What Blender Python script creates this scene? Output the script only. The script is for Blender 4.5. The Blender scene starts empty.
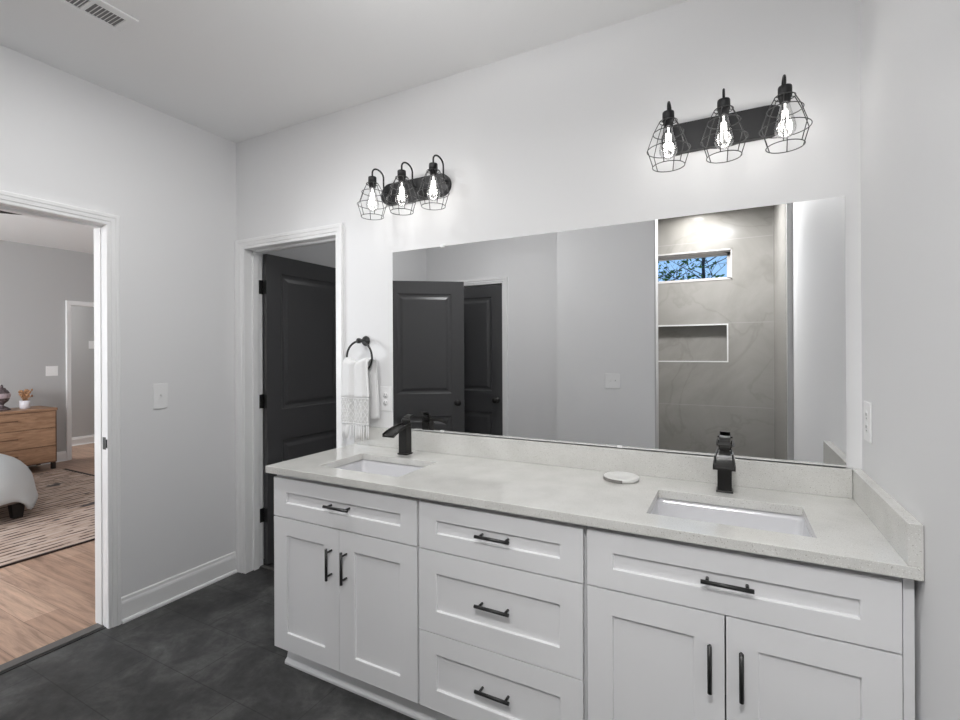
import bpy, bmesh, math, random
from mathutils import Vector, Matrix
from math import sin, cos, pi, radians
random.seed(7)
S = bpy.context.scene
COL = S.collection

# ------------------------------------------------------------------ camera
cam_d = bpy.data.cameras.new('camera'); cam = bpy.data.objects.new('camera', cam_d); COL.objects.link(cam)
cam_d.sensor_width = 36.0; cam_d.sensor_fit = 'HORIZONTAL'
cam_d.lens = 36.0 * 480.1 / 960.0
cam_d.shift_y = -8.95 / 960.0 * -1.0 * -1.0
cam_d.clip_start = 0.02
TH, PIT, ROL = 0.4811, 0.0005, -0.0047
_R = Vector((cos(TH), sin(TH), 0)); _F = Vector((-sin(TH), cos(TH), 0)); _U = Vector((0, 0, 1))
_F2 = _F * cos(PIT) + _U * sin(PIT); _U2 = -_F * sin(PIT) + _U * cos(PIT)
_R3 = _R * cos(ROL) + _U2 * sin(ROL); _U3 = -_R * sin(ROL) + _U2 * cos(ROL)
m = Matrix((( _R3.x, _U3.x, -_F2.x, 2.8076), (_R3.y, _U3.y, -_F2.y, -2.0088), (_R3.z, _U3.z, -_F2.z, 1.3966), (0, 0, 0, 1)))
cam.matrix_world = m
S.camera = cam

# ------------------------------------------------------------------ world, colour management
S.view_settings.view_transform = 'Standard'; S.view_settings.look = 'None'
S.view_settings.gamma = 1.0; S.view_settings.use_curve_mapping = False
S.view_settings.exposure = 0.18
S.cycles.sample_clamp_indirect = 4.0
S.cycles.max_bounces = 14; S.cycles.diffuse_bounces = 10; S.cycles.glossy_bounces = 6; S.cycles.transparent_max_bounces = 16
W = bpy.data.worlds.new('world'); S.world = W; W.use_nodes = True
nt = W.node_tree; bgn = nt.nodes['Background']
tcw = nt.nodes.new('ShaderNodeTexCoord'); sxw = nt.nodes.new('ShaderNodeSeparateXYZ'); nt.links.new(tcw.outputs['Generated'], sxw.inputs[0])
crw = nt.nodes.new('ShaderNodeValToRGB'); crw.color_ramp.elements[0].position = .0; crw.color_ramp.elements[0].color = (.42, .66, .95, 1)
crw.color_ramp.elements[1].position = .6; crw.color_ramp.elements[1].color = (.10, .30, .80, 1)
nt.links.new(sxw.outputs['Z'], crw.inputs[0]); nt.links.new(crw.outputs[0], bgn.inputs[0]); bgn.inputs[1].default_value = 1.3

def lamp(name, typ, loc, power, rot=(0, 0, 0), color=(1, 1, 1), size=None, size_y=None, radius=None):
    d = bpy.data.lights.new(name, typ); d.energy = power; d.color = color
    if typ == 'AREA':
        if size_y: d.shape = 'RECTANGLE'; d.size = size; d.size_y = size_y
        else: d.shape = 'DISK'; d.size = size
    elif radius is not None: d.shadow_soft_size = radius
    o = bpy.data.objects.new(name, d); o.location = loc; o.rotation_euler = rot; COL.objects.link(o)
    return o
FILL_CANS = [(1.02, -1.12, 10.5)]  # out-of-view can added to brighten the bathroom
for (x, y, p) in FILL_CANS:
    lamp('bathroom_fill_lamp', 'AREA', (x, y, 2.728), p, size=0.14)
lamp('shower_lamp', 'AREA', (2.52, -3.02, 2.728), 5.0, size=0.10, color=(1, .98, .95))
lamp('shower_fill_lamp', 'AREA', (2.72, -2.35, 2.722), 34.0, size=.28)  # added fill aimed past the partition at the vanity, out of view
lamp('ceiling_fill_uplight', 'AREA', (2.0, -1.10, 2.40), 22.0, rot=(pi, 0, 0), size=.28)  # added upward fill so the ceiling bounces soft light; no known fixture
lamp('bedroom_daylight_fill', 'AREA', (-2.5, -3.42, 1.55), 138.0, rot=(radians(90), 0, 0), size=2.0, size_y=1.4, color=(.97, .985, 1))  # added area lamp standing in for daylight at an unseen window
lamp('hall_fill_lamp', 'AREA', (-5.4, 0.5, 2.70), 30.0, size=0.6)  # added out of view to brighten the hall wall
lamp('closet_fill_lamp', 'AREA', (1.0, 1.1, 2.70), 2.2, size=0.2)  # added to lift the closet interior and its door; source not seen
BULB_W = 0.45

# ------------------------------------------------------------------ materials
def new_mat(name):
    mt = bpy.data.materials.new(name); mt.use_nodes = True
    return mt, mt.node_tree, mt.node_tree.nodes['Principled BSDF']
def mat(name, col, rough=0.5, metal=0.0, spec=0.5, bump=None, vary=None):
    mt, t, b = new_mat(name)
    b.inputs['Base Color'].default_value = (*col, 1); b.inputs['Roughness'].default_value = rough
    b.inputs['Metallic'].default_value = metal; b.inputs['Specular IOR Level'].default_value = spec
    if bump or vary:
        tc = t.nodes.new('ShaderNodeTexCoord')
        n = t.nodes.new('ShaderNodeTexNoise'); n.inputs['Scale'].default_value = (bump or vary)[0]
        n.inputs['Detail'].default_value = 4
        t.links.new(tc.outputs['Object'], n.inputs['Vector'])
        if bump:
            bp = t.nodes.new('ShaderNodeBump'); bp.inputs['Strength'].default_value = bump[1]; bp.inputs['Distance'].default_value = 0.002
            t.links.new(n.outputs['Fac'], bp.inputs['Height']); t.links.new(bp.outputs['Normal'], b.inputs['Normal'])
        if vary:
            cr = t.nodes.new('ShaderNodeValToRGB'); k = vary[1]
            cr.color_ramp.elements[0].position = .3; cr.color_ramp.elements[1].position = .7
            cr.color_ramp.elements[0].color = (*[c * (1 - k) for c in col], 1); cr.color_ramp.elements[1].color = (*[min(1, c * (1 + k)) for c in col], 1)
            t.links.new(n.outputs['Fac'], cr.inputs['Fac']); t.links.new(cr.outputs['Color'], b.inputs['Base Color'])
    return mt
def ramp(t, pts):
    cr = t.nodes.new('ShaderNodeValToRGB'); e = cr.color_ramp.elements
    e[0].position, e[0].color = pts[0][0], (*pts[0][1], 1)
    e[1].position, e[1].color = pts[-1][0], (*pts[-1][1], 1)
    for p, c in pts[1:-1]:
        x = e.new(p); x.color = (*c, 1)
    return cr
def coords(t, scale=(1, 1, 1), loc=(0, 0, 0), rot=(0, 0, 0), out='Object'):
    tc = t.nodes.new('ShaderNodeTexCoord'); mp = t.nodes.new('ShaderNodeMapping')
    mp.inputs['Scale'].default_value = scale; mp.inputs['Location'].default_value = loc; mp.inputs['Rotation'].default_value = rot
    t.links.new(tc.outputs[out], mp.inputs['Vector']); return mp
def noise(t, vec, scale, detail=4, rough=.5, dist=0):
    n = t.nodes.new('ShaderNodeTexNoise'); n.inputs['Scale'].default_value = scale; n.inputs['Detail'].default_value = detail
    n.inputs['Roughness'].default_value = rough; n.inputs['Distortion'].default_value = dist
    t.links.new(vec.outputs[0], n.inputs['Vector']); return n
def mix(t, fac, a, b, mode='MIX'):
    x = t.nodes.new('ShaderNodeMix'); x.data_type = 'RGBA'; x.blend_type = mode
    for s, v in ((x.inputs[0], fac), (x.inputs[6], a), (x.inputs[7], b)):
        if hasattr(v, 'outputs'): t.links.new(v.outputs[0] if v.bl_idname != 'ShaderNodeMix' else v.outputs[2], s)
        elif hasattr(v, 'is_linked'): t.links.new(v, s)
        else: s.default_value = v if isinstance(v, (int, float)) else (*v, 1)
    return x

M = {}
M['wall'] = mat('wall_paint', (.80, .80, .805), .6, spec=.2, bump=(220, .03))
M['wall_bed'] = mat('bedroom_wall_paint', (.51, .51, .51), .6, spec=.2)
M['ceiling'] = mat('ceiling_paint', (.88, .88, .88), .9, spec=.1)
M['trim'] = mat('white_trim_paint', (.87, .87, .87), .35, spec=.4)
M['cabinet'] = mat('white_cabinet_paint', (.77, .77, .78), .38, spec=.4)
M['cabinet_in'] = mat('cabinet_box', (.66, .66, .67), .5)
M['black'] = mat('matte_black_metal', (.012, .012, .012), .38, metal=.0, spec=.5)
M['black_satin'] = mat('satin_black_metal', (.02, .019, .018), .3, metal=.35, spec=.5)
M['bar_black'] = mat('fixture_black', (.010, .010, .011), .42, spec=.35)
M['wire'] = mat('cage_wire', (.035, .035, .035), .35, spec=.5)
M['door'] = mat('charcoal_door_paint', (.058, .058, .060), .34, spec=.5)
M['porcelain'] = mat('porcelain', (.68, .68, .70), .08, spec=.6)
M['chrome'] = mat('drain_metal', (.55, .55, .55), .2, metal=1)
M['plastic'] = mat('white_plastic', (.88, .88, .88), .3)
M['slot'] = mat('dark_slot', (.06, .06, .06), .6)
M['towel'] = mat('white_cotton', (.80, .80, .80), .95, spec=.1, bump=(420, .5))
M['lace'] = mat('knotted_cotton', (.66, .66, .65), .95, spec=.1, bump=(150, 1.0))
M['linen'] = mat('pale_linen', (.60, .63, .64), .9, spec=.1, bump=(60, .25))
M['bedframe'] = mat('taupe_upholstery', (.30, .25, .22), .85, spec=.2)
M['darkwood'] = mat('black_wood', (.015, .013, .012), .45)
M['soap'] = mat('white_marble_dish', (.74, .74, .72), .3, vary=(30, .05))
M['soap2'] = mat('grey_inlay', (.20, .19, .18), .4)
M['lip'] = mat('white_edge_strip', (.78, .78, .77), .3)
M['edge'] = mat('brushed_edge_metal', (.50, .50, .50), .45)
M['mirror'] = mat('mirror_silver', (.82, .825, .83), 0.0, metal=1)
M['pot'] = mat('white_ceramic', (.78, .76, .80), .3)
M['dried'] = mat('dried_flowers', (.50, .28, .15), .9, vary=(40, .35))
M['ornament'] = mat('dark_glass_mosaic', (.10, .075, .08), .25, vary=(45, .8))
M['pinkband'] = mat('pale_mosaic', (.42, .34, .36), .3, vary=(60, .3))
M['fan'] = mat('dark_fan_blade', (.012, .007, .006), .6, spec=.15)
M['leaf'] = mat('leaf_green', (.11, .22, .04), .6, vary=(6, .5))
M['bark'] = mat('bark', (.07, .055, .045), .9)
M['grass'] = mat('grass_ground', (.06, .12, .03), .95, vary=(2, .3))
M['vinyl'] = mat('white_vinyl', (.56, .54, .53), .35)
M['threshold'] = mat('threshold_strip', (.11, .105, .10), .5)

def emit(name, col, s):
    mt = bpy.data.materials.new(name); mt.use_nodes = True; t = mt.node_tree
    for n in list(t.nodes):
        if n.type == 'BSDF_PRINCIPLED': t.nodes.remove(n)
    e = t.nodes.new('ShaderNodeEmission'); e.inputs[0].default_value = (*col, 1); e.inputs[1].default_value = s
    t.links.new(e.outputs[0], t.nodes['Material Output'].inputs[0]); return mt
M['filament'] = emit('glowing_filament', (1, .98, .95), 5.0)
M['lens'] = emit('downlight_lens', (1, .98, .95), 9)
def thin_glass(name, tint, gl):
    mt = bpy.data.materials.new(name); mt.use_nodes = True; t = mt.node_tree
    for n in list(t.nodes):
        if n.type == 'BSDF_PRINCIPLED': t.nodes.remove(n)
    tr = t.nodes.new('ShaderNodeBsdfTransparent'); tr.inputs[0].default_value = (*tint, 1)
    g = t.nodes.new('ShaderNodeBsdfGlossy'); g.inputs['Roughness'].default_value = .02
    lw = t.nodes.new('ShaderNodeLayerWeight'); lw.inputs['Blend'].default_value = gl
    mx = t.nodes.new('ShaderNodeMixShader')
    t.links.new(lw.outputs['Facing'], mx.inputs[0]); t.links.new(tr.outputs[0], mx.inputs[1]); t.links.new(g.outputs[0], mx.inputs[2])
    t.links.new(mx.outputs[0], t.nodes['Material Output'].inputs[0]); return mt
M['bulbglass'] = thin_glass('clear_bulb_glass', (.96, .96, .96), .22)
M['pane'] = thin_glass('window_glass', (.97, .98, .98), .12)

def m_quartz():
    mt, t, b = new_mat('speckled_quartz')
    v = coords(t)
    big = noise(t, v, 9, 3); sp = noise(t, v, 260, 2, .6); sp2 = noise(t, v, 420, 2, .6)
    r0 = ramp(t, [(.35, (.60, .595, .57)), (.65, (.66, .655, .63))])
    t.links.new(big.outputs['Fac'], r0.inputs['Fac'])
    r1 = ramp(t, [(.30, (0, 0, 0)), (.37, (1, 1, 1))]); t.links.new(sp.outputs['Fac'], r1.inputs['Fac'])
    r2 = ramp(t, [(.60, (0, 0, 0)), (.68, (1, 1, 1))]); t.links.new(sp2.outputs['Fac'], r2.inputs['Fac'])
    a = mix(t, r1, (.36, .34, .31), r0); c = mix(t, r2, a, (.80, .80, .78))
    t.links.new(c.outputs[2], b.inputs['Base Color'])
    b.inputs['Roughness'].default_value = .12; b.inputs['Specular IOR Level'].default_value = .55
    return mt
M['quartz'] = m_quartz()

def m_floor_tile():
    mt, t, b = new_mat('dark_slate_tile')
    v = coords(t, loc=(0, 0, 0))
    mp = coords(t, loc=(-.735 + .61, 1.045, 0))
    br = t.nodes.new('ShaderNodeTexBrick'); br.inputs['Scale'].default_value = 1
    br.inputs['Brick Width'].default_value = .61; br.inputs['Row Height'].default_value = .285
    br.inputs['Mortar Size'].default_value = .0022; br.inputs['Mortar Smooth'].default_value = .2; br.offset = .5
    br.inputs['Color1'].default_value = (1, 1, 1, 1); br.inputs['Color2'].default_value = (.84, .84, .84, 1); br.inputs['Mortar'].default_value = (.45, .45, .45, 1)
    t.links.new(mp.outputs[0], br.inputs['Vector'])
    n1 = noise(t, v, 3.5, 8, .65, .6); n2 = noise(t, v, 24, 6, .7)
    r = ramp(t, [(.32, (.020, .020, .020)), (.50, (.046, .046, .046)), (.66, (.095, .095, .094))]); t.links.new(n1.outputs['Fac'], r.inputs['Fac'])
    r2 = ramp(t, [(.3, (.68, .68, .68)), (.7, (1.35, 1.35, 1.35))]); t.links.new(n2.outputs['Fac'], r2.inputs['Fac'])
    a = mix(t, 1.0, r, r2, 'MULTIPLY'); c = mix(t, 1.0, a, br, 'MULTIPLY')
    t.links.new(c.outputs[2], b.inputs['Base Color'])
    b.inputs['Roughness'].default_value = .55
    bp = t.nodes.new('ShaderNodeBump'); bp.inputs['Strength'].default_value = .12; bp.inputs['Distance'].default_value = .003
    t.links.new(n2.outputs['Fac'], bp.inputs['Height']); t.links.new(bp.outputs[0], b.inputs['Normal'])
    return mt
M['floortile'] = m_floor_tile()

def m_planks():
    mt, t, b = new_mat('oak_plank_floor')
    mp = coords(t)
    br = t.nodes.new('ShaderNodeTexBrick'); br.inputs['Scale'].default_value = 1
    br.inputs['Brick Width'].default_value = 1.2; br.inputs['Row Height'].default_value = .15
    br.inputs['Mortar Size'].default_value = .0012; br.offset = .37
    br.inputs['Color1'].default_value = (.52, .365, .275, 1); br.inputs['Color2'].default_value = (.36, .235, .17, 1); br.inputs['Mortar'].default_value = (.20, .13, .10, 1)
    t.links.new(mp.outputs[0], br.inputs['Vector'])
    v2 = coords(t, scale=(1.1, 15, 1)); n = noise(t, v2, 2.4, 8, .68, .5)
    r = ramp(t, [(.30, (.50, .46, .43)), (.48, (.95, .94, .93)), (.72, (1.38, 1.34, 1.3))]); t.links.new(n.outputs['Fac'], r.inputs['Fac'])
    c = mix(t, 1.0, br, r, 'MULTIPLY'); t.links.new(c.outputs[2], b.inputs['Base Color'])
    b.inputs['Roughness'].default_value = .4
    return mt
M['planks'] = m_planks()

def m_wood(name, c0, c1, scale):
    mt, t, b = new_mat(name)
    v = coords(t, scale=scale); n = noise(t, v, 3, 7, .6, .5)
    r = ramp(t, [(.3, c0), (.7, c1)]); t.links.new(n.outputs['Fac'], r.inputs['Fac'])
    t.links.new(r.outputs[0], b.inputs['Base Color']); b.inputs['Roughness'].default_value = .45
    return mt
M['walnut'] = m_wood('walnut_veneer', (.27, .15, .085), (.47, .285, .175), (1, 2.2, 14))
M['walnut_dark'] = m_wood('walnut_edge', (.15, .08, .047), (.22, .125, .075), (1, 2.2, 14))

def m_tile():
    mt, t, b = new_mat('taupe_stone_shower_tile')
    v = coords(t); n = noise(t, v, 1.3, 8, .62, 1.4); n2 = noise(t, v, 1.1, 4, .55, 1.6)
    r = ramp(t, [(.3, (.275, .265, .247)), (.6, (.335, .325, .305)), (.8, (.38, .37, .352))]); t.links.new(n.outputs['Fac'], r.inputs['Fac'])
    vein = ramp(t, [(.47, (1, 1, 1)), (.5, (.90, .895, .89)), (.53, (1, 1, 1))]); t.links.new(n2.outputs['Fac'], vein.inputs['Fac'])
    mp = coords(t, rot=(radians(-90), 0, 0), loc=(.9, 0.02, 0))
    sx = t.nodes.new('ShaderNodeSeparateXYZ'); tc = t.nodes.new('ShaderNodeTexCoord'); t.links.new(tc.outputs['Object'], sx.inputs[0])
    # horizontal grout rows every 0.845 m
    a1 = t.nodes.new('ShaderNodeMath'); a1.operation = 'SUBTRACT'; t.links.new(sx.outputs['Z'], a1.inputs[0]); a1.inputs[1].default_value = .857
    a2 = t.nodes.new('ShaderNodeMath'); a2.operation = 'PINGPONG'; t.links.new(a1.outputs[0], a2.inputs[0]); a2.inputs[1].default_value = .40
    g = t.nodes.new('ShaderNodeMath'); g.operation = 'LESS_THAN'; t.links.new(a2.outputs[0], g.inputs[0]); g.inputs[1].default_value = .0022
    c = mix(t, 1.0, r, vein, 'MULTIPLY'); c2 = mix(t, g.outputs[0], c, (.40, .39, .375))
    t.links.new(c2.outputs[2], b.inputs['Base Color']); b.inputs['Roughness'].default_value = .16; b.inputs['Specular IOR Level'].default_value = .5
    return mt
M['tile'] = m_tile()

def m_rug():
    mt, t, b = new_mat('woven_rug')
    tc = t.nodes.new('ShaderNodeTexCoord'); sx = t.nodes.new('ShaderNodeSeparateXYZ'); t.links.new(tc.outputs['Object'], sx.inputs[0])
    v = coords(t, scale=(9, 1.3, 1)); n = noise(t, v, 3, 6, .6); v1 = coords(t); big = noise(t, v1, 1.7, 3)
    base = ramp(t, [(.35, (.36, .265, .21)), (.65, (.56, .46, .40))]); t.links.new(n.outputs['Fac'], base.inputs['Fac'])
    w = t.nodes.new('ShaderNodeTexWave'); w.wave_type = 'BANDS'; w.bands_direction = 'X'; w.inputs['Scale'].default_value = 4.6; w.inputs['Distortion'].default_value = .5; w.inputs['Detail'].default_value = 2
    t.links.new(tc.outputs['Object'], w.inputs['Vector'])
    wl = ramp(t, [(.74, (0, 0, 0)), (.82, (1, 1, 1))]); t.links.new(w.outputs['Fac'], wl.inputs['Fac'])
    vd = coords(t, scale=(10, 3.2, 1)); nd = noise(t, vd, 2.0, 3); dm = ramp(t, [(.46, (0, 0, 0)), (.52, (1, 1, 1))]); t.links.new(nd.outputs['Fac'], dm.inputs['Fac'])
    dd = mix(t, 1.0, wl, dm, 'MULTIPLY')
    c1 = mix(t, dd, base, (.075, .05, .045))
    vb = coords(t, scale=(1.5, 1, 1), loc=(.3, .4, 0)); nb = noise(t, vb, 2.1, 5, .6); bm_ = ramp(t, [(.63, (0, 0, 0)), (.66, (1, 1, 1))]); t.links.new(nb.outputs['Fac'], bm_.inputs['Fac'])
    c2 = mix(t, bm_, c1, (.10, .09, .09))
    t.links.new(c2.outputs[2], b.inputs['Base Color']); b.inputs['Roughness'].default_value = 1; b.inputs['Specular IOR Level'].default_value = .05
    return mt
M['rug'] = m_rug()
M['rugedge'] = mat('rug_binding', (.035, .025, .022), .9)

# ------------------------------------------------------------------ mesh helpers
def box(bm, x0, x1, y0, y1, z0, z1):
    vs = [bm.verts.new((x, y, z)) for z in (z0, z1) for y in (y0, y1) for x in (x0, x1)]
    for f in ((0, 2, 3, 1), (4, 5, 7, 6), (0, 1, 5, 4), (2, 6, 7, 3), (0, 4, 6, 2), (1, 3, 7, 5)):
        bm.faces.new([vs[i] for i in f])
def quad(bm, *p): return bm.faces.new([bm.verts.new(q) for q in p])
def tube(bm, pts, r, seg=8, closed=False, caps=True):
    pts = [Vector(p) for p in pts]; n = len(pts); rings = []; up = None
    for i, p in enumerate(pts):
        if closed: tg = pts[(i + 1) % n] - pts[i - 1]
        else: tg = pts[min(i + 1, n - 1)] - pts[max(i - 1, 0)]
        tg.normalize()
        if up is None:
            up = Vector((0, 0, 1)) if abs(tg.z) < .9 else Vector((1, 0, 0))
        s = tg.cross(up)
        if s.length < 1e-4: s = tg.cross(Vector((0, 1, 0)))
        s.normalize(); up = s.cross(tg); up.normalize()
        rr = r[i] if isinstance(r, (list, tuple)) else r
        rings.append([bm.verts.new(p + (s * cos(2 * pi * k / seg) + up * sin(2 * pi * k / seg)) * rr) for k in range(seg)])
    for i in range(n if closed else n - 1):
        a, b = rings[i], rings[(i + 1) % n]
        for k in range(seg):
            f = bm.faces.new((a[k], a[(k + 1) % seg], b[(k + 1) % seg], b[k])); f.smooth = True
    if caps and not closed: bm.faces.new(rings[0][::-1]); bm.faces.new(rings[-1])
def lathe(bm, prof, c=(0, 0, 0), seg=24, axis='z', caps=True, smooth=True):
    rings = []
    for r, h in prof:
        ring = []
        for k in range(seg):
            a = 2 * pi * k / seg
            if axis == 'z': p = (c[0] + r * cos(a), c[1] + r * sin(a), c[2] + h)
            elif axis == 'y': p = (c[0] + r * cos(a), c[1] + h, c[2] + r * sin(a))
            else: p = (c[0] + h, c[1] + r * cos(a), c[2] + r * sin(a))
            ring.append(bm.verts.new(p))
        rings.append(ring)
    for a, b in zip(rings, rings[1:]):
        for k in range(seg):
            f = bm.faces.new((a[k], a[(k + 1) % seg], b[(k + 1) % seg], b[k])); f.smooth = smooth
    if caps:
        for rr in (rings[0], rings[-1]): bm.faces.new(rr)
def panel_slab(bm, x0, x1, z0, z1, y0, y1, panels, rings, back=False):
    # slab whose face carries framed panels; rings = (inset, depth) steps from the frame into the panel
    for (yf, sg, on) in ((y0, 1, True), (y1, -1, back)):
        if not on:
            quad(bm, (x0, yf, z0), (x1, yf, z0), (x1, yf, z1), (x0, yf, z1)); continue
        xs = sorted({x0, x1, *[p[0] for p in panels], *[p[1] for p in panels]}); zs = sorted({z0, z1, *[p[2] for p in panels], *[p[3] for p in panels]})
        for a, b in zip(xs, xs[1:]):
            for c, d in zip(zs, zs[1:]):
                mx, mz = (a + b) / 2, (c + d) / 2
                if any(p[0] < mx < p[1] and p[2] < mz < p[3] for p in panels): continue
                quad(bm, (a, yf, c), (b, yf, c), (b, yf, d), (a, yf, d))
        for p in panels:
            prev = [(p[0], yf, p[2]), (p[1], yf, p[2]), (p[1], yf, p[3]), (p[0], yf, p[3])]
            for (i, dp) in rings:
                y = yf + sg * dp
                cur = [(p[0] + i, y, p[2] + i), (p[1] - i, y, p[2] + i), (p[1] - i, y, p[3] - i), (p[0] + i, y, p[3] - i)]
                for k in range(4): quad(bm, prev[k], prev[(k + 1) % 4], cur[(k + 1) % 4], cur[k])
                prev = cur
            quad(bm, *prev)
    quad(bm, (x0, y0, z0), (x1, y0, z0), (x1, y1, z0), (x0, y1, z0)); quad(bm, (x0, y0, z1), (x1, y0, z1), (x1, y1, z1), (x0, y1, z1))
    quad(bm, (x0, y0, z0), (x0, y1, z0), (x0, y1, z1), (x0, y0, z1)); quad(bm, (x1, y0, z0), (x1, y1, z0), (x1, y1, z1), (x1, y0, z1))
def sweep(bm, prof, stations):
    # prof: list of (a, b); stations: functions (a, b) -> xyz
    rows = [[bm.verts.new(st(a, b)) for a, b in prof] for st in stations]
    for r0, r1 in zip(rows, rows[1:]):
        for k in range(len(prof)):
            bm.faces.new((r0[k], r0[(k + 1) % len(prof)], r1[(k + 1) % len(prof)], r1[k]))
    bm.faces.new(rows[0]); bm.faces.new(rows[-1][::-1])
def obj(name, bm, mt, parent=None, bevel=0, subsurf=0, weld=True, recalc=True):
    if weld: bmesh.ops.remove_doubles(bm, verts=bm.verts, dist=1e-5)
    if recalc: bmesh.ops.recalc_face_normals(bm, faces=bm.faces)
    me = bpy.data.meshes.new(name); bm.to_mesh(me); bm.free()
    for q in (mt if isinstance(mt, (list, tuple)) else [mt]): me.materials.append(q)
    o = bpy.data.objects.new(name, me); COL.objects.link(o)
    if parent: o.parent = parent
    if bevel:
        b = o.modifiers.new('edge', 'BEVEL'); b.width = bevel; b.segments = 2; b.limit_method = 'ANGLE'; b.angle_limit = radians(40)
    if subsurf:
        s = o.modifiers.new('smooth', 'SUBSURF'); s.levels = subsurf; s.render_levels = subsurf
    return o
def tag(o, label, cat, group=None, kind=None):
    o['label'] = label; o['category'] = cat
    if group: o['group'] = group
    if kind: o['kind'] = kind
    return o
def thing(name, label, cat, loc=(0, 0, 0), group=None, kind=None, rz=0):
    o = bpy.data.objects.new(name, None); COL.objects.link(o); o.location = loc; o.rotation_euler = (0, 0, rz)
    o.empty_display_size = .05
    return tag(o, label, cat, group, kind)
def struct(name, bm, mt, label, cat, bevel=0):
    return tag(obj(name, bm, mt, bevel=bevel), label, cat, kind='structure')
def B(): return bmesh.new()

# ------------------------------------------------------------------ dimensions
WX = 3.195; H = 2.74; RY = -2.2; SY = -3.20; BX = -4.85
LD0, LD1 = -1.468, -0.727          # bedroom doorway (along y on the left wall)
BD0, BD1 = 0.088, 0.860            # closet doorway (along x on the back wall)
DH = 2.048

# ------------------------------------------------------------------ floors and ceilings
b = B(); box(b, -.03, WX + .1, -3.6, .10, -.06, 0); struct('floor', b, M['floortile'], 'dark grey stone tile floor of the bathroom', 'floor')
b = B(); box(b, -7.6, -.09, -3.6, 3.2, -.06, .004); struct('floor_bedroom', b, M['planks'], 'brown wood plank floor of the bedroom', 'floor')
b = B(); box(b, 0, 1.7, .10, 1.9, -.06, -.001); struct('floor_closet', b, M['floortile'], 'dark floor of the closet behind the black door', 'floor')
b = B(); box(b, -.11, WX + .1, -3.6, 1.95, H, H + .1); struct('ceiling', b, M['ceiling'], 'smooth white ceiling over the bathroom', 'ceiling')
b = B(); box(b, -7.6, -.11, -3.6, 3.2, H, H + .1); struct('ceiling_bedroom', b, M['ceiling'], 'grey white ceiling over the bedroom', 'ceiling')

# ------------------------------------------------------------------ walls
JT = .018
b = B()
box(b, -.11, 0, -3.6, LD0 - JT, 0, H); box(b, -.11, 0, LD1 + JT, 3.2, 0, H); box(b, -.11, 0, LD0 - JT, LD1 + JT, DH + JT, H)
struct('wall_left', b, M['wall'], 'pale grey wall around the bedroom doorway', 'wall')
b = B()
box(b, 0, BD0 - JT, 0, .12, 0, H); box(b, BD1 + JT, WX + .1, 0, .12, 0, H); box(b, BD0 - JT, BD1 + JT, 0, .12, DH + JT, H)
struct('wall_back', b, M['wall'], 'pale grey wall behind the mirror and vanity', 'wall')
b = B(); box(b, WX, WX + .1, -3.6, 0, 0, H); struct('wall_right', b, M['wall'], 'pale grey wall at the right end of the vanity', 'wall')
RD0, RD1 = .11, .870
b = B()
box(b, 0, RD0 - JT, RY - .12, RY, 0, H); box(b, RD1 + JT, 1.5, RY - .12, RY, 0, H); box(b, RD0 - JT, RD1 + JT, RY - .12, RY, DH + JT, H)
box(b, 0, 1.5, RY - .30, RY - .28, 0, H); box(b, -.01, 0, RY - .30, RY - .10, 0, H)
struct('wall_rear', b, M['wall'], 'grey wall with a closed black door, seen in the mirror', 'wall')
b = B(); box(b, 1.5, 2.284, -2.07, -1.95, 0, H); box(b, 1.5, 1.62, -3.6, -2.07, 0, H)
struct('wall_shower', b, M['wall'], 'pale grey partition beside the shower, seen in the mirror', 'wall')
b = B(); box(b, 0, 1.7, 1.8, 1.9, 0, H); box(b, 1.6, 1.7, .12, 1.8, 0, H)
struct('wall_closet', b, M['wall'], 'shadowed grey wall inside the closet', 'wall')
# shower tile: back wall with window and niche openings
WN = (1.90, 2.813, 2.085, 2.362)      # window opening
NI = (1.90, 2.777, 1.292, 1.639)      # niche opening
b = B()
def wall_holes(b, x0, x1, z0, z1, ya, yb, holes):
    xs = sorted({x0, x1, *[h[0] for h in holes], *[h[1] for h in holes]}); zs = sorted({z0, z1, *[h[2] for h in holes], *[h[3] for h in holes]})
    for a, c in zip(xs, xs[1:]):
        for d, e in zip(zs, zs[1:]):
            mx, mz = (a + c) / 2, (d + e) / 2
            if any(h[0] < mx < h[1] and h[2] < mz < h[3] for h in holes): continue
            box(b, a, c, ya, yb, d, e)
wall_holes(b, 1.62, WX, 0, H, SY - .15, SY, [WN, NI])
box(b, NI[0], NI[1], SY - .15, SY - .09, NI[2], NI[3])
struct('wall_shower_back', b, M['tile'], 'taupe stone tiled shower wall with a niche, seen in the mirror', 'wall')
b = B(); box(b, 3.163, WX - .001, SY, -2.02, 0, H); struct('wall_shower_right', b, M['tile'], 'narrow taupe tiled shower side wall, seen in the mirror', 'wall')
b = B(); box(b, 1.62, 1.65, SY, -2.07, 0, H); box(b, 1.65, 2.27, -2.10, -2.07, 0, H); struct('wall_shower_left', b, M['tile'], 'taupe tiled inner side of the shower partition', 'wall')
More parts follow.
